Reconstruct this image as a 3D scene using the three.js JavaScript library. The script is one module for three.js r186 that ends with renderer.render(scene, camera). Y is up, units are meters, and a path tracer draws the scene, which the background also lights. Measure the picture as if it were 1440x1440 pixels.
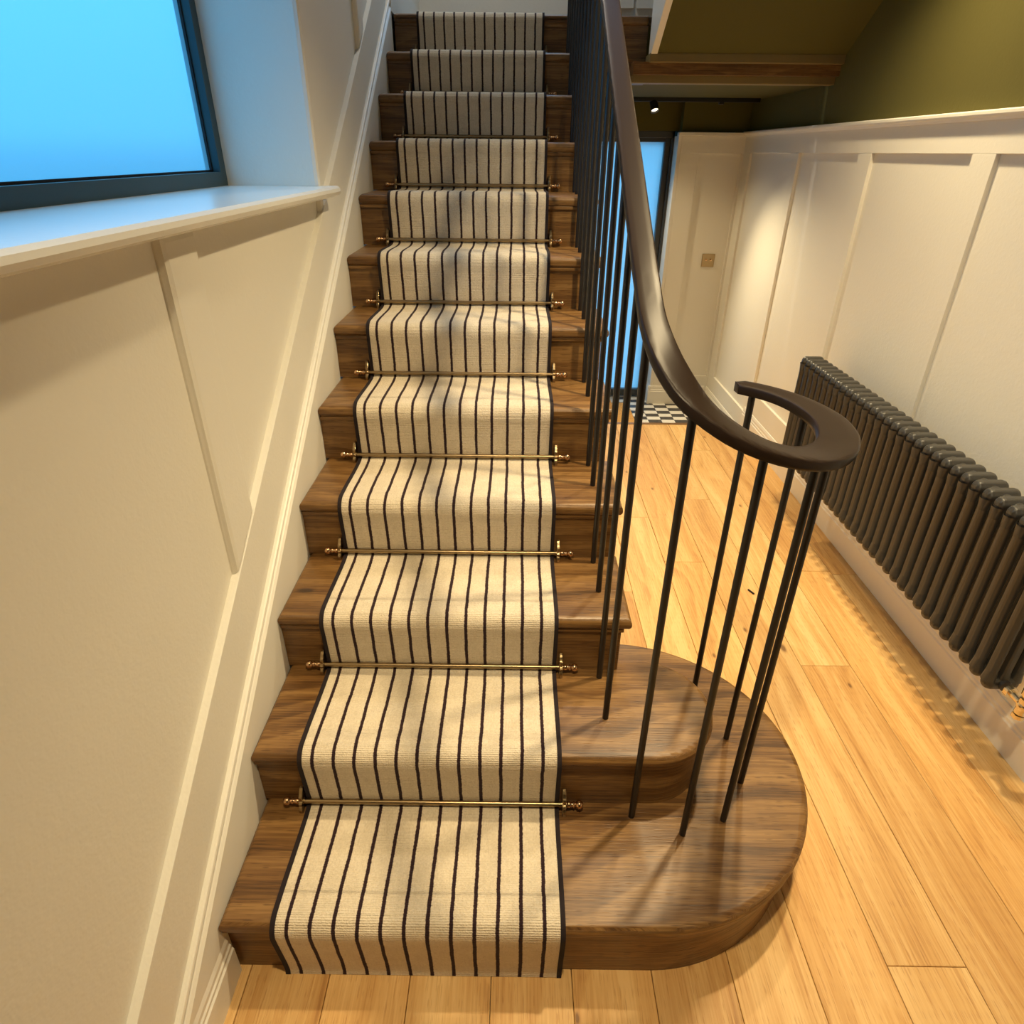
import * as THREE from 'three';
import { mergeGeometries, mergeVertices, toCreasedNormals } from 'three/addons/utils/BufferGeometryUtils.js';
import { RoundedBoxGeometry } from 'three/addons/geometries/RoundedBoxGeometry.js';

// ---------------------------------------------------------------- camera, sky, light, exposure
const scene = new THREE.Scene();
const camera = new THREE.PerspectiveCamera(76.884, 1, 0.05, 60);
camera.rotation.order = 'YXZ';
camera.position.set(0.6006, 1.5881, 0.7366);
camera.rotation.set(-0.5093, 0.0036, 0.0103);
scene.add(camera);

// blue hour under an even cloud layer: three times as bright overhead as at the horizon
{
  const W = 64, H = 128, d = new Float32Array(W * H * 4), HORIZON = [0.125, 0.66, 1.32];
  for (let r = 0; r < H; r++) {
    const e = ((r + 0.5) / H - 0.5) * Math.PI, k = e > 0 ? 1 + 2 * Math.sin(e) : 1 + 0.5 * Math.sin(e);
    for (let c = 0; c < W; c++) { const o = (r * W + c) * 4; for (let n = 0; n < 3; n++) d[o + n] = HORIZON[n] * k; d[o + 3] = 1; }
  }
  const t = new THREE.DataTexture(d, W, H, THREE.RGBAFormat, THREE.FloatType);
  t.mapping = THREE.EquirectangularReflectionMapping; t.magFilter = t.minFilter = THREE.LinearFilter; t.needsUpdate = true;
  scene.background = t;
}
const WARM = new THREE.Color().setRGB(1.0, 0.79, 0.46);          // lamps
const LAMP = { key: 18, near: 13.6, soffit: 11.5, lobby: 8, well: 8 };

const renderer = new THREE.WebGLRenderer({ antialias: true });
renderer.shadowMap.enabled = true;
renderer.toneMapping = THREE.LinearToneMapping;
renderer.toneMappingExposure = 1.0;

// ---------------------------------------------------------------- random numbers and noise
function rng(seed) {
  let s = seed >>> 0;
  return () => { s = (s + 0x6d2b79f5) | 0; let t = Math.imul(s ^ (s >>> 15), 1 | s); t = (t + Math.imul(t ^ (t >>> 7), 61 | t)) ^ t; return ((t ^ (t >>> 14)) >>> 0) / 4294967296; };
}
const rand = rng(7);
function lattice(seed, nx, ny) {                                  // tileable value noise over the unit square
  const r = rng(seed), a = new Float32Array(nx * ny).map(() => r());
  return (u, v) => {
    let x = u * nx, y = v * ny; const xi = Math.floor(x), yi = Math.floor(y); x -= xi; y -= yi;
    x = x * x * (3 - 2 * x); y = y * y * (3 - 2 * y);
    const i0 = ((xi % nx) + nx) % nx, i1 = (i0 + 1) % nx, j0 = ((yi % ny) + ny) % ny, j1 = (j0 + 1) % ny;
    return (a[j0 * nx + i0] * (1 - x) + a[j0 * nx + i1] * x) * (1 - y) + (a[j1 * nx + i0] * (1 - x) + a[j1 * nx + i1] * x) * y;
  };
}
const clamp01 = (x) => Math.max(0, Math.min(1, x));
const smooth = (a, b, x) => { const t = clamp01((x - a) / (b - a)); return t * t * (3 - 2 * t); };
const mix3 = (a, b, t) => [a[0] + (b[0] - a[0]) * t, a[1] + (b[1] - a[1]) * t, a[2] + (b[2] - a[2]) * t];
function texture(W, H, fn, color = true) {                        // fn(u, v) -> [r, g, b] in 0..255 sRGB, or one height 0..255
  const d = new Uint8Array(W * H * 4);
  for (let y = 0; y < H; y++) for (let x = 0; x < W; x++) {
    const c = fn((x + 0.5) / W, (y + 0.5) / H), o = (y * W + x) * 4;
    if (color) { d[o] = c[0]; d[o + 1] = c[1]; d[o + 2] = c[2]; } else d[o] = d[o + 1] = d[o + 2] = c;
    d[o + 3] = 255;
  }
  const t = new THREE.DataTexture(d, W, H, THREE.RGBAFormat);
  t.wrapS = t.wrapT = THREE.RepeatWrapping; t.magFilter = THREE.LinearFilter; t.minFilter = THREE.LinearMipmapLinearFilter; t.generateMipmaps = true;
  if (color) t.colorSpace = THREE.SRGBColorSpace;
  t.needsUpdate = true;
  return t;
}

// ---------------------------------------------------------------- materials
// Oak: u runs along the grain (2 m a repeat), v across it (0.6 m a repeat).
function oakFields(seed, knots) {
  const broad = lattice(seed, 5, 14), warp = lattice(seed + 1, 7, 5), warp2 = lattice(seed + 2, 16, 10), fine = lattice(seed + 3, 14, 180), finer = lattice(seed + 4, 40, 330), pore = lattice(seed + 5, 70, 400), blot = lattice(seed + 6, 9, 9);
  const r = rng(seed + 9), K = [];
  for (let i = 0; i < knots; i++) K.push([r(), r(), 0.006 + 0.008 * r()]);
  return (u, v) => {
    const w = (warp(u, v) - 0.5) * 1.2 + (warp2(u, v) - 0.5) * 0.28;
    const ring = (v * 9 + w * 1.7) % 1, rr = ring < 0 ? ring + 1 : ring;
    const cath = smooth(0.0, 0.75, rr) * (1 - smooth(0.86, 1.0, rr));
    let knot = 0;
    for (const [ku, kv, s] of K) {
      let du = Math.abs(u - ku), dv = Math.abs(v - kv); du = Math.min(du, 1 - du) * 2; dv = Math.min(dv, 1 - dv) * 0.6;
      knot = Math.max(knot, Math.exp(-(du * du) / (s * s * 5) - (dv * dv) / (s * s)));
    }
    return { broad: broad(u, v), cath, fine: fine(u, v), finer: finer(u, v), pore: smooth(0.72, 0.92, pore(u, v)), knot, blot: blot(u, v) };
  };
}
function oakTexture(seed, knots, light, mid, dark, k) {
  const f = oakFields(seed, knots);
  return texture(1024, 1024, (u, v) => {
    const g = f(u, v);
    let t = 0.12 + k.broad * (g.broad - 0.5) + k.cath * g.cath + k.fine * (g.fine - 0.5) + k.finer * (g.finer - 0.5);
    t = clamp01(t);
    let c = t < 0.5 ? mix3(light, mid, t * 2) : mix3(mid, dark, t * 2 - 1);
    c = mix3(c, dark, k.pore * g.pore);
    c = mix3(c, [dark[0] * 0.55, dark[1] * 0.5, dark[2] * 0.45], Math.min(0.6, g.knot * g.knot));
    return c;
  });
}
const grainHeight = (() => { const f = oakFields(31, 0); return texture(1024, 1024, (u, v) => { const g = f(u, v); return 255 * clamp01(0.75 - 0.4 * g.pore - 0.25 * g.fine); }, false); })();
const floorMap = oakTexture(31, 3, [224, 187, 128], [204, 160, 98], [152, 104, 54], { broad: 0.55, cath: 0.22, fine: 0.36, finer: 0.22, pore: 0.28 });
const treadMap = oakTexture(77, 2, [140, 105, 61], [104, 72, 37], [54, 33, 14], { broad: 0.42, cath: 0.3, fine: 0.4, finer: 0.3, pore: 0.4 });
const std = (o) => new THREE.MeshStandardMaterial(o);
const lin = (r, g, b) => new THREE.Color().setRGB(r, g, b);
const floorMats = [[1, 1, 1], [0.93, 0.9, 0.86], [1.0, 0.94, 0.85], [0.86, 0.8, 0.72], [1.0, 0.97, 0.93], [0.95, 0.88, 0.77]].map((c) => std({ map: floorMap, color: lin(...c), roughness: 0.5, bumpMap: grainHeight, bumpScale: 0.0006 }));
const treadMat = std({ map: treadMap, color: lin(0.95, 0.95, 0.95), roughness: 0.36, bumpMap: grainHeight, bumpScale: 0.0006 });
const figuredMat = std({ map: oakTexture(123, 1, [140, 105, 61], [104, 72, 37], [54, 33, 14], { broad: 0.4, cath: 0.36, fine: 0.42, finer: 0.28, pore: 0.4 }), roughness: 0.42, bumpMap: grainHeight, bumpScale: 0.0006 });
const plaster = (() => { const a = lattice(5, 90, 90), b = lattice(6, 240, 240); return texture(512, 512, (u, v) => 255 * (0.55 * a(u, v) + 0.45 * b(u, v)), false); })();
const paint = (c, rough = 0.6, bump = 0.0004) => std({ color: lin(...c), roughness: rough, bumpMap: plaster, bumpScale: bump });
const cream = paint([0.78, 0.75, 0.67]);
const creamSatin = paint([0.8, 0.77, 0.69], 0.42, 0.0002);
const whiteCeiling = paint([0.82, 0.8, 0.76], 0.8);
const olive = new THREE.MeshPhysicalMaterial({ color: lin(0.105, 0.093, 0.026), roughness: 0.85, specularIntensity: 0.35, bumpMap: plaster, bumpScale: 0.0004 });
const beamLitPaint = std({ color: lin(0.2, 0.145, 0.05), roughness: 0.6 });  // lighter than the olive: frontal light on the mouldings put into the colour
const greyPaint = std({ color: lin(0.05, 0.056, 0.06), roughness: 0.4 });
const darkFrame = std({ color: lin(0.02, 0.055, 0.07), roughness: 0.36 });
const sillPaint = paint([0.84, 0.83, 0.78], 0.24, 0.0001);
const blackGasket = std({ color: lin(0.006, 0.006, 0.007), roughness: 0.6 });
const iron = std({ color: lin(0.01, 0.0085, 0.008), roughness: 0.38 });
const ironRail = new THREE.MeshPhysicalMaterial({ color: lin(0.02, 0.012, 0.008), roughness: 0.36, specularIntensity: 0.28 });
const radiatorMat = std({ color: lin(0.04, 0.038, 0.035), roughness: 0.36 });
const brass = std({ color: lin(0.34, 0.25, 0.14), roughness: 0.32, metalness: 1 });
const copperBrass = std({ color: lin(0.66, 0.42, 0.24), roughness: 0.24, metalness: 1 });
const paleBrass = std({ color: lin(0.78, 0.68, 0.5), roughness: 0.2, metalness: 1 });
const frosted = new THREE.MeshPhysicalMaterial({ color: lin(0.86, 0.9, 0.88), roughness: 0.55, transmission: 1, thickness: 0, ior: 1.3, side: THREE.DoubleSide });
const doorGlass = new THREE.MeshPhysicalMaterial({ color: lin(1, 0.97, 0.9), roughness: 0.95, transmission: 0.7, thickness: 0, ior: 1.3, side: THREE.DoubleSide });
const clearGlass = new THREE.MeshPhysicalMaterial({ color: 0xffffff, roughness: 0.02, transmission: 1, thickness: 0, ior: 1.45, side: THREE.DoubleSide });
const tileWhite = std({ color: lin(0.78, 0.75, 0.69), roughness: 0.35 });
const tileDark = std({ color: lin(0.045, 0.045, 0.05), roughness: 0.35 });
const grout = std({ color: lin(0.5, 0.47, 0.42), roughness: 0.9 });
const coir = (() => { const a = lattice(41, 200, 200), b = lattice(42, 60, 60); return std({ map: texture(512, 512, (u, v) => { const t = a(u, v) * 0.6 + b(u, v) * 0.4; return mix3([168, 118, 58], [226, 178, 104], t); }), roughness: 1 }); })();
const bindingMat = std({ color: lin(0.012, 0.006, 0.008), roughness: 0.95 });
// the runner's weave: thirteen cream fields between twelve thin dark stripes; u across the runner, v along it (0.3 m a repeat)
const RX0 = 0.114, RX1 = 0.713, STRIPE0 = 0.1445, PITCH = 0.0481;
const carpetMat = (() => {
  const a = lattice(51, 260, 150), b = lattice(52, 24, 16), wob = lattice(53, 14, 9), c3 = lattice(54, 320, 12);
  const map = texture(1024, 512, (u, v) => {
    const x = RX0 + u * (RX1 - RX0) + (wob(u, v) - 0.5) * 0.0016;
    const k = (x - STRIPE0) / PITCH, n = Math.round(k), d = Math.abs(k - n) * PITCH;
    const t = 0.55 * a(u, v) + 0.25 * b(u, v) + 0.2 * c3(u, v);
    const wool = mix3([196, 182, 159], [223, 211, 190], t);
    const stripe = n >= 0 && n <= 11 ? 1 - smooth(0.0031, 0.0046, d + (a(u, v) - 0.5) * 0.0012) : 0;
    return mix3(wool, [38, 17, 22], stripe);
  });
  const ribs = texture(1024, 512, (u, v) => { const row = 0.5 + 0.5 * Math.sin(v * Math.PI * 2 * 62); return 255 * clamp01(0.45 * row + 0.55 * a(u, v)); }, false);
  return std({ map, bumpMap: ribs, bumpScale: 0.0016, roughness: 0.98 });
})();
const lampGlow = std({ color: lin(0.9, 0.85, 0.75), emissive: lin(1, 0.85, 0.6), emissiveIntensity: 3, roughness: 0.5 });

// ---------------------------------------------------------------- helpers
const taken = new Map();
function numbered(name) { const n = taken.get(name) || 0; taken.set(name, n + 1); return n ? name + '_' + String(n).padStart(3, '0') : name; }
function shade(o) { o.castShadow = o.receiveShadow = true; return o; }
function mesh(name, geo, mat, parent) {                            // a part (plain name kept) or, without parent, a top-level mesh
  const m = shade(new THREE.Mesh(geo, mat)); m.name = parent ? name : numbered(name);
  if (parent) { const n = parent.children.filter((c) => c.userData.stem === name).length; if (n) m.name = name + '_' + String(n).padStart(3, '0'); m.userData.stem = name; parent.add(m); } else scene.add(m);
  return m;
}
function thing(name, label, category, at = [0, 0, 0], group) {
  const g = new THREE.Group(); g.name = numbered(name); g.position.set(...at); scene.add(g);
  g.userData = { label, category }; if (group) g.userData.group = group;
  return g;
}
function structure(name, geo, mat) { const m = mesh(name, geo, mat); m.userData.kind = 'structure'; return m; }
function structureGroup(name) { const g = new THREE.Group(); g.name = name; g.userData.kind = 'structure'; scene.add(g); return g; }
const box = (x0, x1, y0, y1, z0, z1) => new THREE.BoxGeometry(x1 - x0, y1 - y0, z1 - z0).translate((x0 + x1) / 2, (y0 + y1) / 2, (z0 + z1) / 2);
const rbox = (x0, x1, y0, y1, z0, z1, r) => new RoundedBoxGeometry(x1 - x0, y1 - y0, z1 - z0, 2, r).translate((x0 + x1) / 2, (y0 + y1) / 2, (z0 + z1) / 2);
const merge = (list) => mergeGeometries(list.map((g) => { const n = g.index ? g.toNonIndexed() : g; for (const k of Object.keys(n.attributes)) if (!['position', 'normal', 'uv'].includes(k)) n.deleteAttribute(k); return n; }));
function prismYZ(pts, x0, x1, bevel = 0) {                         // outline of [z, y] swept from x0 to x1
  const s = new THREE.Shape(pts.map(([z, y]) => new THREE.Vector2(-z, y)));
  const g = new THREE.ExtrudeGeometry(s, { depth: x1 - x0 - 2 * bevel, bevelEnabled: bevel > 0, bevelThickness: bevel, bevelSize: bevel, bevelOffset: -bevel, bevelSegments: 2 });
  return g.rotateY(Math.PI / 2).translate(x0 + bevel, 0, 0);
}
function slabXZ(shape, y0, y1, r, seg = 4) {                       // shape in (x, -z); a slab with rounded edges
  const g = new THREE.ExtrudeGeometry(shape, { depth: y1 - y0 - 2 * r, bevelEnabled: r > 0, bevelThickness: r, bevelSize: r, bevelOffset: -r, bevelSegments: seg, curveSegments: 40 });
  g.rotateX(-Math.PI / 2).translate(0, y0 + r, 0);
  return toCreasedNormals(g, 0.7);
}
function profileX(pts, x0, x1) { return prismYZ(pts, x0, x1); }
function profileZ(pts, z0, z1) {                                   // outline of [x, y] swept from z0 to z1
  const s = new THREE.Shape(pts.map(([x, y]) => new THREE.Vector2(x, y)));
  return new THREE.ExtrudeGeometry(s, { depth: z1 - z0, bevelEnabled: false }).translate(0, 0, z0);
}
// uv in metres along and across the grain (axis 'x' or 'z'), over the texture's own size
function grain(geo, axis, ou = 0, ov = 0) {
  const g = geo.index ? geo.toNonIndexed() : geo, p = g.attributes.position, n = g.attributes.normal, uv = new Float32Array(p.count * 2);
  for (let i = 0; i < p.count; i++) {
    const ax = Math.abs(n.getX(i)), ay = Math.abs(n.getY(i)), az = Math.abs(n.getZ(i)), x = p.getX(i), y = p.getY(i), z = p.getZ(i);
    let a, b;
    if (axis === 'x') { a = x; b = ay >= az ? z : y + 0.31; if (ax > ay && ax > az) { a = y; b = z; } } else { a = z; b = ay >= ax ? x : y + 0.31; if (az > ay && az > ax) { a = y; b = x; } }
    uv[2 * i] = a / 2 + ou; uv[2 * i + 1] = b / 0.6 + ov;
  }
  g.setAttribute('uv', new THREE.BufferAttribute(uv, 2));
  return g;
}
function metreUV(geo, s = 1) {
  const g = geo.index ? geo.toNonIndexed() : geo, p = g.attributes.position, n = g.attributes.normal, uv = new Float32Array(p.count * 2);
  for (let i = 0; i < p.count; i++) {
    const ax = Math.abs(n.getX(i)), ay = Math.abs(n.getY(i)), az = Math.abs(n.getZ(i));
    const [a, b] = ay >= ax && ay >= az ? [p.getX(i), p.getZ(i)] : ax >= az ? [p.getZ(i), p.getY(i)] : [p.getX(i), p.getY(i)];
    uv[2 * i] = a / s; uv[2 * i + 1] = b / s;
  }
  g.setAttribute('uv', new THREE.BufferAttribute(uv, 2));
  return g;
}
const M = (g) => metreUV(g, 0.8);
// a board: chamfered top edges, no underside
function board(x0, x1, y0, y1, z0, z1, c) {
  const A = [[x0, y0, z0], [x1, y0, z0], [x1, y0, z1], [x0, y0, z1]], B = [[x0, y1 - c, z0], [x1, y1 - c, z0], [x1, y1 - c, z1], [x0, y1 - c, z1]], C = [[x0 + c, y1, z0 + c], [x1 - c, y1, z0 + c], [x1 - c, y1, z1 - c], [x0 + c, y1, z1 - c]];
  const pos = [], quad = (a, b, d, e) => pos.push(...a, ...d, ...b, ...a, ...e, ...d);
  for (let i = 0; i < 4; i++) { const j = (i + 1) % 4; quad(A[i], A[j], B[j], B[i]); quad(B[i], B[j], C[j], C[i]); }
  quad(C[0], C[1], C[2], C[3]);
  const g = new THREE.BufferGeometry(); g.setAttribute('position', new THREE.Float32BufferAttribute(pos, 3)); g.computeVertexNormals();
  return g;
}

// ---------------------------------------------------------------- dimensions
const RISE = 0.178, Y0 = 0.0209, GO = 0.2795, OVER = 0.0138, NT = 0.038, WIDE = 0.905, SIDE = 0.882;
const top = (n) => n * RISE + Y0, nose = (n) => -(n - 1) * GO, face = (n) => nose(n) - OVER;   // tread tops, nosings, riser faces
const LAND = top(12), ZL = nose(12);
const XR = 2.105, XP = 2.12, ZB = -4.2, LOW = -0.155, ZSTEP = -3.335, CEIL = 2.9, ROOF = 4.6, ZWELL = -1.35;

// ---------------------------------------------------------------- floor
const floor = structure('floor', M(box(-0.03, XP, -0.3, -0.016, ZSTEP, 2.4)), std({ color: lin(0.06, 0.04, 0.025), roughness: 0.9 }));
{
  const r = rng(11), W = 0.1777;
  const joints = { 6: [-1.671], 7: [-2.267], 8: [-1.012], 9: [-1.61], 1: [], 2: [] };
  for (let i = -2; i < 12; i++) {
    const x0 = Math.max(-0.03, 0.207 + W * i), x1 = Math.min(XP - 0.005, 0.207 + W * (i + 1));
    if (x1 - x0 < 0.01) continue;
    let cuts = joints[i] ? [...joints[i]] : [-2.9 + 1.5 * r()];
    let a = Math.min(...cuts, 0.6 + r()); while (a - 1.9 > ZSTEP + 0.3) { a -= 1.9; cuts.push(a); }
    let b = Math.max(...cuts, -1.6 - r()); while (b + 1.9 < 2.2) { b += 1.9; cuts.push(b); }
    cuts = [ZSTEP, ...cuts.filter((c) => c > ZSTEP + 0.2 && c < 2.3), 2.4].sort((p, q) => p - q);
    for (let k = 0; k + 1 < cuts.length; k++) {
      const g = grain(board(x0 + 0.0007, x1 - 0.0007, -0.016, (r() - 0.5) * 0.0003, cuts[k] + 0.0007, cuts[k + 1] - 0.0007, 0.0012), 'z', r(), r());
      mesh('plank', g, floorMats[Math.floor(r() * floorMats.length)], floor);
    }
  }
  mesh('threshold_strip', grain(rbox(0.88, XP - 0.04, -0.03, 0.003, ZSTEP - 0.03, ZSTEP + 0.004, 0.004), 'x'), treadMat, floor);
  mesh('step_riser', grain(box(0.0, XP, LOW, -0.02, ZSTEP - 0.02, ZSTEP), 'x'), treadMat, floor);
}
const lobbyFloor = structure('floor_lobby', M(box(-0.03, XP, -0.4, LOW - 0.006, -4.47, ZSTEP)), grout);
{
  const tw = 0.0985, td = 0.0635, x0 = 1.497, z0 = -4.215;
  for (let j = 0; j < 13; j++) for (let i = -1; i < 7; i++) {
    const x = x0 + tw * i, z = z0 + td * (j - 2);
    if (x < 1.45 && j > 2) continue;
    mesh('tile', board(x + 0.001, Math.min(x + tw - 0.001, 2.118), LOW - 0.006, LOW, z + 0.001, z + td - 0.001, 0.0012), (i + j) & 1 ? tileDark : tileWhite, lobbyFloor);
  }
}

// ---------------------------------------------------------------- walls, ceilings, roof
const wallLeft = structureGroup('wall_left');
const WZ0 = -1.503, WZ1 = 0.25, WY0 = 1.487, WY1 = 2.55;           // window opening
mesh('masonry', M(merge([box(-0.345, -0.034, -0.4, WY0 - 0.03, -4.47, 2.6), box(-0.345, -0.034, WY1, ROOF, -4.47, 2.6), box(-0.345, -0.034, WY0 - 0.03, WY1, -4.47, WZ0), box(-0.345, -0.034, WY0 - 0.03, WY1, WZ1, 2.6)])), cream, wallLeft);
{
  // raking frame of the panelling: sloping rail above the string and stiles, proud of the panels
  const off = (z, d) => top(1) - 0.637 * z + d;                    // height of a raking line d above the nosings
  const rake = (za, zb, d0, d1, x0, x1) => prismYZ([[za, off(za, d0)], [zb, off(zb, d0)], [zb, off(zb, d1)], [za, off(za, d1)]], x0, x1, 0.0015);
  mesh('rail', M(rake(0.6, -2.98, 0.03, 0.258, -0.038, -0.016)), cream, wallLeft);
  const stile = (za, zb, yTop) => mesh('stile', M(prismYZ([[za, off(za, 0.2585)], [zb, off(zb, 0.2585)], [zb, yTop], [za, yTop]], -0.05, -0.016, 0.014)), cream, wallLeft);
  stile(-0.46, -0.6, WY0 - 0.03);
  stile(-1.503, -1.535, 3.6);
  stile(-2.312, -2.42, 3.6);
  mesh('stile', M(box(-0.038, -0.016, LAND + 0.24, 4.0, -3.22, -3.1)), cream, wallLeft);
  mesh('rail', M(box(-0.038, -0.016, LAND, LAND + 0.24, -4.2, -3.1)), cream, wallLeft);
}
{
  // raking skirting that closes the treads' left ends: board with a moulded top
  const str = structureGroup('trim_1');
  const zb = -3.02;
  const raked = (pts, z0, z1) => profileZ(pts, z0, z1).applyMatrix4(new THREE.Matrix4().set(1, 0, 0, 0, 0, 1, -0.637, top(1), 0, 0, 1, 0, 0, 0, 0, 1));
  mesh('string_board', M(raked([[-0.034, -0.34], [0, -0.34], [0, 0.044], [-0.005, 0.051], [-0.0095, 0.054], [-0.0095, 0.058], [-0.034, 0.058]], zb, 0.38)), creamSatin, str);
  mesh('moulding', M(raked([[-0.034, 0.058], [-0.0095, 0.058], [-0.0095, 0.063], [-0.005, 0.066], [-0.0035, 0.071], [-0.005, 0.077], [-0.009, 0.0795], [-0.034, 0.0795]], zb, 0.4)), creamSatin, str);
  mesh('landing_skirting', M(box(-0.03, 0.0, LAND, LAND + 0.16, -4.2, zb)), creamSatin, str);
}
const skirtProfile = (x, s, y0 = 0) => [[x, y0], [x + s * 0.014, y0], [x + s * 0.014, y0 + 0.098], [x + s * 0.0105, y0 + 0.103], [x + s * 0.0105, y0 + 0.113], [x + s * 0.0075, y0 + 0.118], [x + s * 0.0075, y0 + 0.131], [x + s * 0.004, y0 + 0.144], [x, y0 + 0.146]];
structure('baseboard_left', M(profileZ(skirtProfile(-0.004, 1).map(([x, y]) => [x, y * 0.9]), -0.012, 2.4)), creamSatin);

const wallRight = structureGroup('wall_right');
mesh('panelling_back', M(box(XP, XP + 0.3, -0.4, 1.7, -4.47, 2.6)), cream, wallRight);
mesh('upper_wall', M(box(XP, XP + 0.3, 1.7, ROOF, -4.47, 2.6)), olive, wallRight);
{
  const P = [-4.06, -3.36, -3.235, -2.54, -2.419, -1.72, -1.598, -0.9, -0.78, -0.08, 0.04, 0.74, 0.86, 1.56, 1.68, 2.38];
  const edge = 0.0015;
  mesh('top_rail', M(rbox(XR, XP + 0.004, 1.596, 1.695, ZB, 2.4, edge)), cream, wallRight);
  mesh('bottom_rail', M(rbox(XR, XP + 0.004, 0.1, 0.272, ZSTEP + 0.02, 2.4, edge)), cream, wallRight);
  mesh('bottom_rail', M(rbox(XR, XP + 0.004, LOW, 0.105, ZB, ZSTEP + 0.02, edge)), cream, wallRight);
  const stiles = [[ZB + 0.001, P[0], 0.105], [P[1], P[2], 0.272]];
  for (let i = 3; i + 1 < P.length; i += 2) stiles.push([P[i], P[i + 1], 0.272]);
  for (const [a, b, y] of stiles) mesh('stile', M(rbox(XR, XP + 0.004, y, 1.596, a, b, edge)), cream, wallRight);
  mesh('dado_cap', M(profileZ([[XP, 1.69], [2.094, 1.69], [2.09, 1.697], [2.083, 1.7], [2.079, 1.706], [2.079, 1.714], [2.083, 1.718], [XP, 1.718]], ZB, 2.4)), creamSatin, wallRight);
}
const baseRight = structureGroup('baseboard_right');
mesh('skirting', M(profileZ(skirtProfile(XR, -1).reverse(), ZSTEP + 0.035, 2.4)), creamSatin, baseRight);
mesh('skirting', M(profileZ(skirtProfile(XR, -1, LOW).reverse(), ZB, ZSTEP - 0.02)), creamSatin, baseRight);

const wallBack = structureGroup('wall_back');
mesh('masonry', M(merge([box(-0.03, 0.86, LOW - 0.2, LAND, -4.47, -4.42), box(1.68, XP + 0.3, LOW - 0.2, LAND, -4.47, -4.22), box(0.8, 1.72, 1.72, LAND, -4.47, -4.3)])), olive, wallBack);
mesh('upper_wall', M(merge([box(-0.03, XP, LAND - 0.02, 2.75, -4.47, ZB), box(-0.03, 0.08, 2.75, ROOF, -4.47, ZB), box(1.2, XP, 2.75, ROOF, -4.47, ZB), box(0.08, 1.2, 4.4, ROOF, -4.47, ZB)])), cream, wallBack);
{
  const w = structureGroup('added_window_3');  // unseen window added above the landing to light the upper nosings
  mesh('frame', merge([box(0.08, 1.2, 2.75, 2.8, -4.4, -4.34), box(0.08, 1.2, 4.35, 4.4, -4.4, -4.34), box(0.08, 0.13, 2.8, 4.35, -4.4, -4.34), box(1.15, 1.2, 2.8, 4.35, -4.4, -4.34)]), darkFrame, w);
  mesh('pane', new THREE.PlaneGeometry(1.06, 1.58).translate(0.64, 3.575, -4.37), clearGlass, w);
}
{
  const z1 = ZB + 0.0, z0 = -4.222;
  mesh('panelling_back', M(box(1.68, XP, LOW, 1.7, -4.26, -4.215)), cream, wallBack);
  mesh('stile', M(rbox(1.682, 1.807, 0.07, 1.59, z0, z1, 0.0015)), cream, wallBack);
  mesh('stile', M(rbox(2.09, XP, 0.07, 1.59, z0, z1, 0.0015)), cream, wallBack);
  mesh('top_rail', M(rbox(1.682, XP, 1.59, 1.69, z0, z1, 0.0015)), cream, wallBack);
  mesh('bottom_rail', M(rbox(1.682, XP, LOW, 0.07, z0, z1, 0.0015)), cream, wallBack);
  mesh('dado_cap', M(rbox(1.655, XP, 1.69, 1.712, -4.24, -4.178, 0.004)), creamSatin, wallBack);
  mesh('return', M(box(1.66, 1.681, LOW, 1.69, -4.45, -4.2)), cream, wallBack);
  mesh('panel', M(merge([box(0.1, 0.86, LAND + 0.3, 2.66, -4.2, -4.185), box(1.0, 1.29, LAND + 0.2, 2.66, -4.2, -4.185), box(1.31, 2.0, LAND + 0.2, 2.66, -4.2, -4.185)])), cream, wallBack);
}
const baseBack = structureGroup('baseboard_back');
{
  const pr = (g) => g.rotateY(0);
  const s = new THREE.Shape(skirtProfile(0, 1, 0).map(([x, y]) => new THREE.Vector2(-x, y)));
  const g = new THREE.ExtrudeGeometry(s, { depth: XR - 0.02 - 1.645, bevelEnabled: false });   // profile in (-z, y) swept along x
  mesh('skirting', M(g.rotateY(Math.PI / 2).translate(1.645, LOW, ZB)), creamSatin, baseBack);
  mesh('skirting', M(profileZ(skirtProfile(1.662, -1, LOW).reverse(), -4.42, ZB + 0.02)), creamSatin, baseBack);
}
structure('wall_front', M(box(-0.42, XP + 0.3, -0.4, ROOF, 2.4, 2.6)), olive);
structure('ceiling', M(merge([box(-0.03, 1.2, CEIL, 3.2, ZWELL, 2.4), box(1.2, XP, CEIL, 3.2, -1.5, 2.4)])), whiteCeiling);
{
  const x0 = 0.7, x1 = 1.9, z0 = -3.8, z1 = -3.2;
  const roof = structureGroup('ceiling_roof');
  mesh('roof_deck', M(merge([box(-0.42, x0, ROOF, ROOF + 0.2, -4.47, 2.6), box(x1, XP + 0.3, ROOF, ROOF + 0.2, -4.47, 2.6), box(x0, x1, ROOF, ROOF + 0.2, -4.47, z0), box(x0, x1, ROOF, ROOF + 0.2, z1, 2.6)])), whiteCeiling, roof);
  const w = structureGroup('added_window_2');  // added rooflight, unseen, brings cool light down the stairwell
  mesh('frame', merge([box(x0, x1, ROOF + 0.06, ROOF + 0.16, z0, z0 + 0.05), box(x0, x1, ROOF + 0.06, ROOF + 0.16, z1 - 0.05, z1), box(x0, x0 + 0.05, ROOF + 0.06, ROOF + 0.16, z0, z1), box(x1 - 0.05, x1, ROOF + 0.06, ROOF + 0.16, z0, z1)]), darkFrame, w);
  mesh('pane', new THREE.PlaneGeometry(x1 - x0, z1 - z0).rotateX(-Math.PI / 2).translate((x0 + x1) / 2, ROOF + 0.12, (z0 + z1) / 2), clearGlass, w);
}

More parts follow.
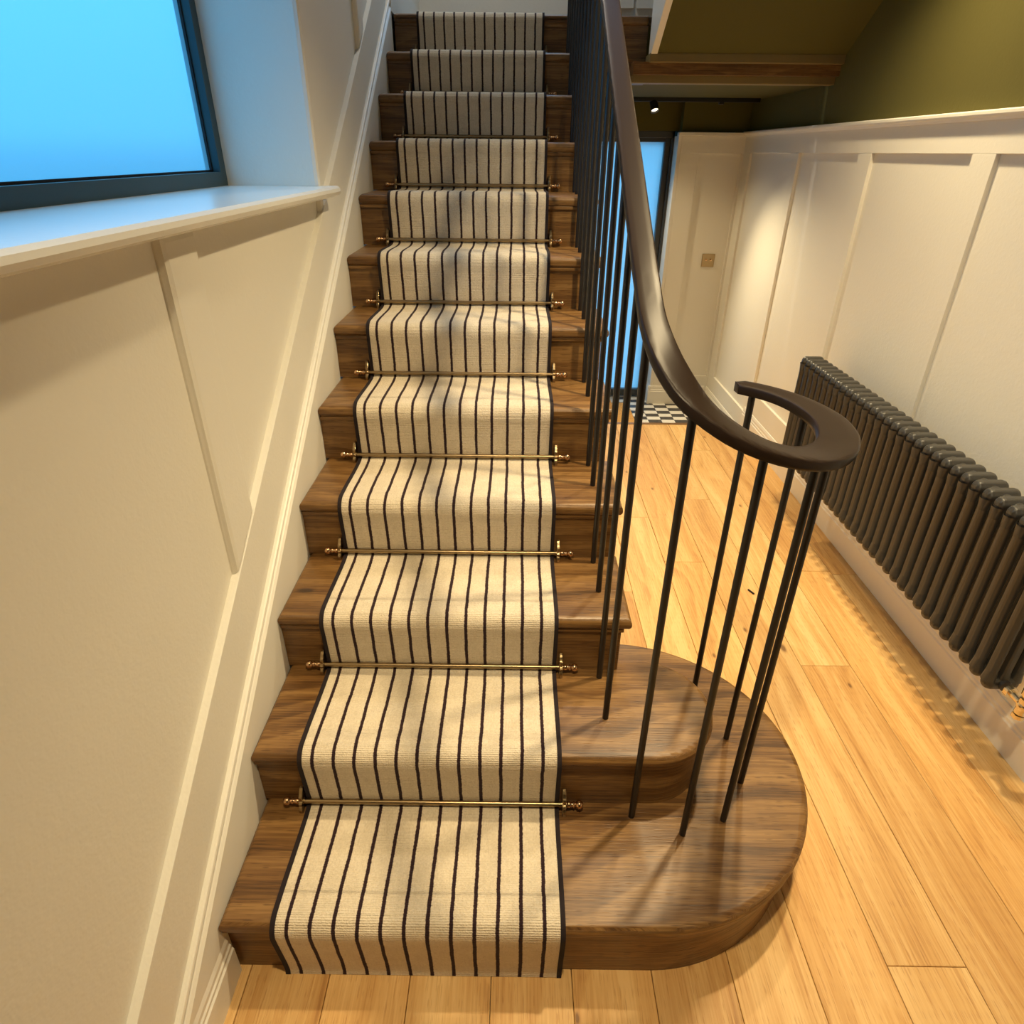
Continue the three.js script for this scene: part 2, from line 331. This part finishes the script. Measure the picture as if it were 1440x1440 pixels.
// ---------------------------------------------------------------- window beside the stairs
{
  const w = structureGroup('window_1');
  const xf = -0.3, f = 0.04, xg = -0.331;
  const ring = (d, x0, x1, o = 0) => merge([box(x0, x1, WY0 + o, WY0 + o + d, WZ0 + o, WZ1 - o), box(x0, x1, WY1 - o - d, WY1 - o, WZ0 + o, WZ1 - o), box(x0, x1, WY0 + o + d, WY1 - o - d, WZ0 + o, WZ0 + o + d), box(x0, x1, WY0 + o + d, WY1 - o - d, WZ1 - o - d, WZ1 - o)]);
  mesh('frame', ring(f, -0.344, xf), darkFrame, w);
  mesh('gasket', ring(0.006, xg + 0.001, xg + 0.008, f - 0.0005), blackGasket, w);
  mesh('pane', new THREE.PlaneGeometry(WZ1 - WZ0 - 0.06, WY1 - WY0 - 0.06).rotateY(Math.PI / 2).translate(xg, (WY0 + WY1) / 2, (WZ0 + WZ1) / 2), frosted, w);
  const nosing = [[-0.34, 1.457], [0.012, 1.457], [0.02, 1.46], [0.034, 1.465], [0.038, 1.474], [0.036, 1.483], [0.028, 1.489], [-0.34, 1.489]];
  mesh('sill', M(merge([profileZ(nosing, WZ0 + 0.001, 0.6), profileZ(nosing.map(([x, y]) => [Math.max(x, -0.02), y]), WZ0 - 0.045, WZ0 + 0.001)])), sillPaint, w);
}

// ---------------------------------------------------------------- front door at the end of the hall
{
  const d = structureGroup('door_1');
  const x0 = 0.86, x1 = 1.66, y1 = 1.72, zf = -4.36;
  mesh('frame', merge([rbox(x1 - 0.018, x1, LOW, y1, -4.44, zf + 0.03, 0.003), rbox(x0, x0 + 0.055, LOW, y1, -4.44, zf + 0.03, 0.003), rbox(x0, x1, y1 - 0.04, y1, -4.44, zf + 0.03, 0.003)]), greyPaint, d);
  mesh('leaf_frame', merge([rbox(x1 - 0.056, x1 - 0.018, LOW + 0.005, y1 - 0.04, -4.43, zf, 0.003), rbox(x0 + 0.055, x0 + 0.1, LOW + 0.005, y1 - 0.04, -4.43, zf, 0.003), rbox(x0 + 0.1, x1 - 0.056, y1 - 0.065, y1 - 0.04, -4.43, zf, 0.003), rbox(x0 + 0.1, x1 - 0.056, LOW + 0.005, LOW + 0.06, -4.43, zf, 0.003)]), greyPaint, d);
  mesh('pane', new THREE.PlaneGeometry(x1 - x0 - 0.15, y1 - LOW - 0.1).translate((x0 + x1) / 2 + 0.02, (LOW + y1) / 2, -4.4), doorGlass, d);
}

// ---------------------------------------------------------------- half landing and upper flight
{
  const land = structureGroup('landing');
  mesh('slab', M(box(0.0, XP, 1.89, LAND - 0.03, -4.47, ZL - 0.06)), olive, land);
  mesh('deck', grain(box(0.0, XP, LAND - 0.03, LAND, -4.2, ZL - 0.05), 'x'), treadMat, land);
  mesh('edge_board', grain(rbox(0.0, 1.215, LAND - NT, LAND, ZL - 0.2, ZL, 0.012), 'x'), treadMat, land);
  mesh('fascia', grain(box(SIDE - 0.02, 1.215, 1.885, LAND - NT, ZL - 0.05, ZL - 0.015), 'x'), treadMat, land);
  mesh('beam_moulding', M(rbox(1.14, XP, 1.883, 1.92, -3.06, -2.995, 0.004)), beamLitPaint, land);
  mesh('beam_band', grain(box(1.14, XP, 1.915, 1.965, -3.06, -2.96), 'x'), treadMat, land);
  mesh('beam_moulding', M(rbox(1.21, XP, 1.96, 1.997, -3.06, -2.93, 0.004)), beamLitPaint, land);

  const up = thing('upper_staircase', 'olive underside and pale side board of the flight rising overhead', 'staircase');
  const s = (z) => 1.997 + 0.637 * (z + 2.93);
  mesh('soffit', M(prismYZ([[-2.95, s(-2.95)], [-1.45, s(-1.45)], [-1.45, s(-1.45) + 0.1], [-2.95, s(-2.95) + 0.1]], 1.24, XP)), olive, up);
  mesh('side_board', M(prismYZ([[-3.0, s(-3.0) - 0.005], [-1.45, s(-1.45) - 0.005], [-1.45, s(-1.45) + 0.36], [-3.0, s(-3.0) + 0.36]], 1.213, 1.242)), creamSatin, up);
  for (let i = 0; i < 6; i++) {
    mesh('tread', grain(rbox(1.242, XP, LAND + RISE * (i + 1) - NT, LAND + RISE * (i + 1), -3.0 + GO * i - 0.02, -3.0 + GO * (i + 1), 0.01), 'x', 0.1 * i), treadMat, up);
    mesh('riser', grain(box(1.242, XP, LAND + RISE * i, LAND + RISE * (i + 1) - NT, -3.0 + GO * i, -2.985 + GO * i), 'x', 0.17 * i), treadMat, up);
  }
}

// ---------------------------------------------------------------- the staircase
const stair = thing('staircase', 'dark oak staircase with a rounded bullnose bottom step climbing beside the panelled wall', 'staircase');
{
  const cx1 = 0.91, r1 = 0.447, cx2 = 0.935, r2 = 0.169;
  function curtail(zf, cx, r, zBack, inset) {                     // shape in (x, -z)
    const s = new THREE.Shape(), R = r - inset, zc = zf - r;
    s.moveTo(0.001, -(zf - inset)); s.lineTo(cx, -(zf - inset));
    s.absarc(cx, -zc, R, -Math.PI / 2, Math.PI / 2, false);
    s.lineTo(0.84, -(zc - R)); s.lineTo(0.84, -zBack); s.lineTo(0.001, -zBack); s.closePath();
    return s;
  }
  const steps = [[1, 0, cx1, r1, -0.33], [2, nose(2), cx2, r2, face(3) - 0.017]];
  for (const [n, zf, cx, r, zb] of steps) {
    mesh('tread', grain(slabXZ(curtail(zf, cx, r, zb, 0), top(n) - NT, top(n), 0.0175, 5), 'x', n * 0.37, n * 0.21), figuredMat, stair);
    mesh('riser', grain(slabXZ(curtail(zf, cx, r, zb, n === 1 ? 0.022 : 0.017), n === 1 ? 0 : top(1), top(n) - NT + 0.002, 0), 'x', n * 0.3, n * 0.4), treadMat, stair);
    mesh('scotia', grain(slabXZ(curtail(zf, cx, r, zb, 0.008), top(n) - NT - 0.009, top(n) - NT + 0.003, 0.003, 2), 'x', n * 0.1, n * 0.6), treadMat, stair);
  }
  for (let n = 3; n <= 12; n++) {
    const s = new THREE.Shape(), z1 = nose(n), z0 = n === 12 ? z1 - 0.12 : face(n + 1) - 0.017;
    s.moveTo(0.001, -z1); s.lineTo(WIDE, -z1); s.lineTo(WIDE, -z0); s.lineTo(0.001, -z0); s.closePath();
    mesh('tread', grain(slabXZ(s, top(n) - NT, top(n), 0.0175, 5), 'x', rand(), rand()), treadMat, stair);
    mesh('riser', grain(box(0.001, SIDE, top(n - 1), top(n) - NT + 0.002, face(n) - 0.018, face(n)), 'x', rand(), rand()), treadMat, stair);
    mesh('scotia', grain(rbox(0.001, SIDE + 0.006, top(n) - NT - 0.01, top(n) - NT + 0.003, face(n) - 0.002, face(n) + 0.007, 0.003), 'x', rand(), rand()), treadMat, stair);
  }
  const side = [[face(3), 0]];                                     // closed side under the steps
  for (let n = 3; n <= 12; n++) { side.push([face(n) - 0.001, top(n - 1)], [face(n) - 0.001, top(n) - NT]); if (n < 12) side.push([face(n + 1) - 0.001, top(n) - NT]); }
  side.push([face(12) - 0.05, top(12) - NT], [face(12) - 0.05, 0]);
  mesh('side_panel', M(prismYZ(side, SIDE - 0.03, SIDE - 0.002)), creamSatin, stair);
}

// ---------------------------------------------------------------- the runner
{
  const runner = thing('stair_runner', 'cream wool stair runner with thin dark stripes and dark bound edges', 'stair runner');
  const T = 0.009, pts = [], r = 0.036;                             // pts: [z, y] of the upper surface, from the floor to the landing
  for (let n = 1; n <= 12; n++) {
    const yB = n === 1 ? 0 : top(n - 1) + T, zF = nose(n) + 0.0115, zR = face(n) + T + (n === 1 ? -0.004 : 0.002), yT = top(n) + T;
    if (n === 1) pts.push([zR + 0.004, yB + 0.001], [zR + 0.002, yB + 0.012]); else pts.push([zR + 0.01, yB], [zR + 0.002, yB + 0.008]);
    pts.push([zR + 0.004, yB + 0.04], [zF - 0.002, yT - r - 0.02]);
    for (let k = 0; k <= 6; k++) { const a = (k / 6) * Math.PI * 0.5; pts.push([zF - r + r * Math.cos(a), yT - r + r * Math.sin(a)]); }
    pts.push([zF - 0.08, yT + 0.0004]);
  }
  pts.push([ZL - 0.35, LAND + T], [ZL - 0.9, LAND + T]);
  const curve = new THREE.CatmullRomCurve3(pts.map(([z, y]) => new THREE.Vector3(0, y, z)), false, 'centripetal', 0.5);
  const N = 900, path = curve.getSpacedPoints(N), len = curve.getLength();
  function strip(x0, x1, lift, thick, segX) {
    const pos = [], uv = [], idx = [], row = (segX + 1);
    const nrm = path.map((p, i) => { const a = path[Math.max(0, i - 1)], b = path[Math.min(N, i + 1)]; const t = b.clone().sub(a).normalize(); return new THREE.Vector3(0, -t.z, t.y); });
    for (const off of [lift, lift - thick]) path.forEach((p, i) => {
      for (let k = 0; k <= segX; k++) { const x = x0 + ((x1 - x0) * k) / segX; pos.push(x, p.y + nrm[i].y * off, p.z + nrm[i].z * off); uv.push((x - RX0) / (RX1 - RX0), ((i / N) * len) / 0.3); }
    });
    const B = (N + 1) * row;
    for (let i = 0; i < N; i++) {
      for (let k = 0; k < segX; k++) { const a = i * row + k, b = a + 1, c = a + row, d = c + 1; idx.push(a, b, d, a, d, c, B + a, B + d, B + b, B + a, B + c, B + d); }
      const a = i * row, c = a + row, e = a + segX, f = e + row; idx.push(a, c, B + c, a, B + c, B + a, e, B + f, f, e, B + e, B + f);
    }
    for (let k = 0; k < segX; k++) idx.push(k, B + k, B + k + 1, k, B + k + 1, k + 1);
    const g = new THREE.BufferGeometry(); g.setAttribute('position', new THREE.Float32BufferAttribute(pos, 3)); g.setAttribute('uv', new THREE.Float32BufferAttribute(uv, 2)); g.setIndex(idx);
    return toCreasedNormals(g, 0.9);
  }
  mesh('carpet', strip(RX0 + 0.004, RX1 - 0.004, 0, 0.007, 2), carpetMat, runner);
  mesh('edge_binding', strip(RX0 - 0.004, RX0 + 0.0065, 0.0012, 0.0095, 1), bindingMat, runner);
  mesh('edge_binding', strip(RX1 - 0.0065, RX1 + 0.004, 0.0012, 0.0095, 1), bindingMat, runner);
}

// ---------------------------------------------------------------- stair rods
{
  const ord = ['lowest', 'second', 'third', 'fourth', 'fifth', 'sixth', 'seventh', 'eighth', 'ninth', 'tenth', 'eleventh'];
  const label = (n) => n === 1 ? 'antique brass stair rod across the runner at the back of the lowest tread' : 'antique brass stair rod across the runner, ' + ord[n - 1] + ' up from the floor';
  const rodGeo = new THREE.CylinderGeometry(0.0064, 0.0064, 0.66, 16).rotateZ(Math.PI / 2);
  const fin = [[0.0001, 0.03], [0.004, 0.0295], [0.0072, 0.026], [0.0082, 0.0215], [0.007, 0.017], [0.0042, 0.0145], [0.0036, 0.013], [0.006, 0.0115], [0.006, 0.0095], [0.004, 0.008], [0.0045, 0.004], [0.0058, 0.002], [0.0058, -0.006], [0.0001, -0.006]].map(([a, b]) => new THREE.Vector2(a, b));
  const finial = new THREE.LatheGeometry(fin.reverse(), 20).scale(1.3, 1.15, 1.3);
  const bs = new THREE.Shape();                                    // bracket outline with two lobed ears, in (z, y)
  const P = []; for (let i = 0; i < 48; i++) { const a = (i / 48) * Math.PI * 2; const rr = 0.0115 + 0.014 * Math.pow(Math.abs(Math.sin(a)), 5) + 0.0016 * Math.cos(a * 8); P.push(new THREE.Vector2(rr * Math.cos(a) * 0.9, rr * Math.sin(a))); }
  bs.setFromPoints(P);
  const bracket = new THREE.ExtrudeGeometry(bs, { depth: 0.006, bevelEnabled: true, bevelThickness: 0.0015, bevelSize: 0.0012, bevelSegments: 2 }).translate(0, 0, -0.003).scale(1.3, 1.4, 1).rotateY(Math.PI / 2).rotateX(-0.35);
  const collar = new THREE.CylinderGeometry(0.0085, 0.0085, 0.012, 16).rotateZ(Math.PI / 2);
  let first;
  for (let n = 1; n <= 11; n++) {
    const at = [0.4145, top(n) + 0.0215, face(n + 1) + 0.0185];
    let t;
    if (!first) {
      t = first = thing('stair_rod', label(n), 'stair rod', at, 'brass stair rods holding the runner');
      mesh('rod', rodGeo, brass, t);
      for (const s of [-1, 1]) {
        mesh('bracket', merge([bracket.clone(), collar.clone()]).translate(s * 0.3145, 0, 0), brass, t);
        mesh('finial', finial.clone().rotateZ(-s * Math.PI / 2).translate(s * 0.326, 0, 0), copperBrass, t);
      }
    } else {
      t = first.clone(); t.name = numbered('stair_rod'); t.position.set(...at); t.userData = { ...first.userData, label: label(n) }; scene.add(t);
    }
  }
}

// ---------------------------------------------------------------- balustrade
{
  const bal = thing('balustrade', 'dark iron balustrade of slim round bars whose flat handrail curls into a scroll', 'balustrade');
  const railY = (z) => 1.485 + 0.64 * (-0.588 - z);
  const C = [[0.824, railY(-3.1), -3.1], [0.824, railY(-2.4), -2.4], [0.824, railY(-1.7), -1.7], [0.824, railY(-1.1), -1.1], [0.827, railY(-0.75), -0.75], [0.828, railY(-0.588), -0.588], [0.829, 1.405, -0.46], [0.834, 1.345, -0.375], [0.852, 1.297, -0.305], [0.889, 1.25, -0.252], [0.942, 1.213, -0.224], [1.0, 1.187, -0.215], [1.057, 1.168, -0.226], [1.11, 1.156, -0.254], [1.157, 1.151, -0.3], [1.187, 1.15, -0.36], [1.2, 1.15, -0.435], [1.19, 1.15, -0.51], [1.166, 1.15, -0.57], [1.13, 1.15, -0.615], [1.085, 1.15, -0.65]];
  const curve = new THREE.CatmullRomCurve3(C.map((p) => new THREE.Vector3(...p)), false, 'centripetal');
  const N = 260, pts = curve.getSpacedPoints(N), L = curve.getLength();
  const startW = 0.027, TH = 0.02;
  const half = (s) => {                                            // half width along the rail, s = metres from the tip
    let w = s < 0.62 ? 0.0235 + 0.0125 * smooth(0.02, 0.34, s) : 0.036 - 0.0135 * smooth(0.6, 0.95, s);
    if (s < 0.024) w *= Math.sqrt(Math.max(0.0, 1 - Math.pow(1 - s / 0.024, 2)));
    return Math.max(w, 0.0005);
  };
  const sec = [[-1, -0.72], [-1, -0.28], [-0.985, -0.12], [-0.94, -0.03], [-0.86, 0], [-0.4, 0.02], [0, 0.03], [0.4, 0.02], [0.86, 0], [0.94, -0.03], [0.985, -0.12], [1, -0.28], [1, -0.72], [0.94, -0.95], [0.86, -1], [-0.86, -1], [-0.94, -0.95]];
  const pos = [], idx = [], K = sec.length;
  pts.forEach((p, i) => {
    const t = curve.getTangentAt(i / N), side = new THREE.Vector3(-t.z, 0, t.x).normalize().negate(), w = half(L * (1 - i / N)), upv = new THREE.Vector3().crossVectors(side, t).normalize();
    if (upv.y < 0) upv.negate();
    for (const [a, b] of sec) { const q = p.clone().addScaledVector(side, a * w).addScaledVector(upv, b * TH); pos.push(q.x, q.y, q.z); }
  });
  for (let i = 0; i < N; i++) for (let k = 0; k < K; k++) { const a = i * K + k, b = i * K + ((k + 1) % K), c = a + K, d = b + K; idx.push(a, c, b, b, c, d); }
  for (let k = 1; k + 1 < K; k++) idx.push(0, k, k + 1, N * K, N * K + k + 1, N * K + k);
  const g = new THREE.BufferGeometry(); g.setAttribute('position', new THREE.Float32BufferAttribute(pos, 3)); g.setIndex(idx);
  mesh('handrail', toCreasedNormals(g, 0.8), ironRail, bal);
  const bar = (x, z, yb, yt) => mesh('baluster', new THREE.CylinderGeometry(0.0075, 0.0075, yt - yb, 14).translate(x, (yt + yb) / 2, z), iron, bal);
  for (let k = 0; k < 20; k++) {
    const z = -0.402 - 0.1398 * k, n = Math.floor(-z / GO) + 1;
    bar(0.831, z, top(n) - 0.004, (k === 0 ? 1.362 : railY(z)) - 0.014);
  }
  for (const [x, z, y] of [[0.891, -0.262, 1.248], [1.003, -0.217, 1.187], [1.109, -0.255, 1.156], [1.183, -0.363, 1.15], [1.186, -0.503, 1.15], [1.118, -0.622, 1.15]]) bar(x, z, top(1) - 0.004, y - 0.014);
}

// ---------------------------------------------------------------- radiator
{
  const rad = thing('radiator', 'long anthracite grey column radiator standing off the white panelled wall', 'radiator', [1.96, 0, -1.4]);
  const R = 0.0146, y0 = 0.29, y1 = 0.785, xs = [-0.036, 0, 0.036];
  const parts = [];
  for (const x of xs) parts.push(new THREE.CylinderGeometry(R, R, y1 - y0 - 0.05, 14, 1, true).translate(x, (y0 + y1) / 2, 0));
  for (const [yc, s] of [[y1 - 0.025, 1], [y0 + 0.025, -1]]) {      // rounded header bars that gather the three columns
    const a = new THREE.CapsuleGeometry(0.0205, 0.058, 8, 16).rotateZ(Math.PI / 2); a.scale(1, 1.05, 0.98); parts.push(a.translate(0, yc + s * 0.004, 0));
    parts.push(new THREE.CylinderGeometry(0.0165, 0.0165, 0.051, 14).rotateX(Math.PI / 2).translate(0, yc, 0));
    for (const x of xs) { const c = s > 0 ? new THREE.CylinderGeometry(0.0185, R, 0.035, 14, 1, true) : new THREE.CylinderGeometry(R, 0.0185, 0.035, 14, 1, true); parts.push(c.translate(x, yc - s * 0.022, 0)); }
  }
  const section = toCreasedNormals(merge(parts), 0.9);
  for (let k = 0; k < 32; k++) { const m = mesh('section', section, radiatorMat, rad); m.position.z = -0.615 - 0.0508 * k + 1.4; }
  for (const z of [-0.9, -1.9]) mesh('wall_bracket', rbox(0.02, 0.145, 0.38, 0.4, z + 1.4 - 0.008, z + 1.4 + 0.008, 0.003), radiatorMat, rad);
  // brass valve at the near end: union, body, lockshield and tail pipe to the floor
  const vz = 0.82;
  const v = mesh('valve', merge([
    new THREE.CylinderGeometry(0.018, 0.018, 0.014, 6).rotateX(Math.PI / 2).translate(0, 0.315, vz + 0.008), new THREE.CylinderGeometry(0.0095, 0.0095, 0.05, 14).rotateX(Math.PI / 2).translate(0, 0.315, vz + 0.035),
    new THREE.CylinderGeometry(0.015, 0.015, 0.05, 8).translate(0, 0.315, vz + 0.06), new THREE.SphereGeometry(0.017, 16, 12).translate(0, 0.315, vz + 0.06),
    new THREE.CylinderGeometry(0.0165, 0.0165, 0.012, 6).translate(0, 0.28, vz + 0.06)]), paleBrass, rad);
  mesh('tail_pipe', merge([new THREE.CylinderGeometry(0.0078, 0.0078, 0.13, 14).rotateZ(Math.PI / 2).translate(0.078, 0.315, vz + 0.06), new THREE.CylinderGeometry(0.022, 0.024, 0.006, 20).rotateZ(Math.PI / 2).translate(0.142, 0.315, vz + 0.06)]), paleBrass, v);
  mesh('valve_head', new THREE.LatheGeometry([[0.0001, 0.0], [0.014, 0], [0.017, 0.006], [0.0175, 0.03], [0.015, 0.038], [0.0001, 0.04]].map(([a, b]) => new THREE.Vector2(a, b)), 20).translate(0, 0.345, vz + 0.06), paleBrass, v);
}

// ---------------------------------------------------------------- small things
{
  const sw = thing('light_switch', 'square brass double light switch on the cream panel beside the door', 'light switch', [1.975, 0.918, -4.215]);
  mesh('plate', rbox(-0.045, 0.045, -0.045, 0.045, 0, 0.006, 0.0025), brass, sw);
  for (const s of [-1, 1]) mesh('toggle', merge([new THREE.CylinderGeometry(0.0075, 0.0075, 0.006, 14).rotateX(Math.PI / 2).translate(s * 0.016, 0.004, 0.008), new THREE.CylinderGeometry(0.0028, 0.004, 0.016, 10).rotateX(1.1).translate(s * 0.016, 0.009, 0.015)]), copperBrass, sw);
  const mat = thing('doormat', 'tan coir doormat on the lower floor beside the chequered tiles', 'doormat', [0.88, LOW, -3.8]);
  mesh('pile', metreUV(rbox(0.0, 0.612, -0.004, 0.008, -0.38, 0.36, 0.003), 0.4), coir, mat);
  const scrap = mesh('scrap', merge([new THREE.CapsuleGeometry(0.0035, 0.03, 4, 8).rotateX(Math.PI / 2).rotateY(0.45).translate(1.588, 0.0038, -1.447)]), bindingMat);
  scrap.userData = { label: 'tiny dark scrap lying on the pale oak floor boards', category: 'scrap' };
}

// ---------------------------------------------------------------- lamps
function downlight(at, label, power, dir = [0, -1, 0], angle = 1.2, group = 'recessed ceiling downlights', penumbra = 0.6, color = WARM) {
  const t = thing('ceiling_light', label, 'ceiling light', at, group);
  const q = new THREE.Quaternion().setFromUnitVectors(new THREE.Vector3(0, -1, 0), new THREE.Vector3(...dir).normalize());
  t.quaternion.copy(q);
  mesh('trim_ring', new THREE.LatheGeometry([[0.034, 0.004], [0.036, -0.002], [0.044, -0.004], [0.046, 0.002]].map(([a, b]) => new THREE.Vector2(a, b)), 28), whiteCeiling, t);
  mesh('lens', new THREE.CylinderGeometry(0.035, 0.035, 0.004, 24).translate(0, 0.003, 0), lampGlow, t);
  const l = new THREE.SpotLight(color, power, 0, angle, penumbra, 2);
  const d = new THREE.Vector3(...dir).normalize();
  l.position.set(...at).addScaledVector(d, 0.02); l.target.position.copy(l.position).addScaledVector(d, 1); l.castShadow = true; l.shadow.radius = 2.5; l.name = 'ceiling_light';
  scene.add(l, l.target);
}
downlight([1.45, CEIL - 0.006, -0.78], 'round tilted downlight in the hall ceiling, aimed at the stairs and window wall', LAMP.key, [-0.2, -0.96, -0.12], 0.86, undefined, 1);
downlight([0.64, CEIL - 0.006, 0.5], 'round tilted downlight in the ceiling by the window wall, aimed at the radiator', LAMP.near, [0.16, -0.95, -0.22], 0.75, undefined, 0.8);
{
  const z = -1.85, y = 1.997 + 0.637 * (z + 2.93);
  downlight([1.68, y - 0.008, z], 'round downlight set in the olive underside of the upper flight', LAMP.soffit, [0, -1, 0], 1.0, undefined, 1);
}
downlight([0.45, ROOF - 0.006, -3.45], 'added round downlight high over the stairwell, brightening the upper steps', LAMP.well, [0, -1, 0.15], 1.0, undefined, 0.8, new THREE.Color().setRGB(1, 0.92, 0.8));  // unseen lamp, added to brighten the upper steps and back wall
{
  const tr = thing('lighting_track', 'black lighting track along the back of the ceiling under the landing', 'lighting track', [1.48, 1.89, -4.0]);
  mesh('rail', rbox(-0.62, 0.61, -0.022, 0, -0.016, 0.016, 0.002), blackGasket, tr);
  mesh('connector', rbox(0.36, 0.39, -0.034, -0.02, -0.012, 0.012, 0.002), iron, tr);
  function trackSpot(x, label, dir, power, angle) {
    const at = new THREE.Vector3(x, 1.842, -3.99), d = new THREE.Vector3(...dir).normalize();
    const t = thing('track_spotlight', label, 'spotlight', at.toArray(), 'track spotlights under the landing');
    mesh('stem', new THREE.CylinderGeometry(0.005, 0.005, 0.04, 10).translate(0, 0.02, 0), iron, t);
    const q = new THREE.Quaternion().setFromUnitVectors(new THREE.Vector3(0, 1, 0), d);
    mesh('can', new THREE.LatheGeometry([[0.0001, -0.04], [0.02, -0.04], [0.024, -0.034], [0.026, 0.03], [0.0235, 0.03], [0.022, 0.012]].map(([a, b]) => new THREE.Vector2(a, b)), 24).applyQuaternion(q), blackGasket, t);
    mesh('lens', new THREE.CylinderGeometry(0.0218, 0.0218, 0.004, 20).translate(0, 0.016, 0).applyQuaternion(q), lampGlow, t);
    const l = new THREE.SpotLight(WARM, power, 0, angle, 0.5, 2); l.position.copy(at).addScaledVector(d, 0.04); l.target.position.copy(at).add(d); l.castShadow = true; l.shadow.radius = 1; l.name = 'track_spotlight';
    scene.add(l, l.target);
  }
  trackSpot(1.44, 'lit black track spotlight shining beside the handrail above the glazed door', [0.12, -0.8, 0.5], LAMP.lobby, 0.78);
  trackSpot(1.02, 'added black track spotlight hidden by the stairs, lighting the panelled wall', [1.08, -1.6, 0.3], LAMP.lobby * 0.3, 0.7);  // second head is added out of sight to light the lobby panelling
}

renderer.render(scene, camera);
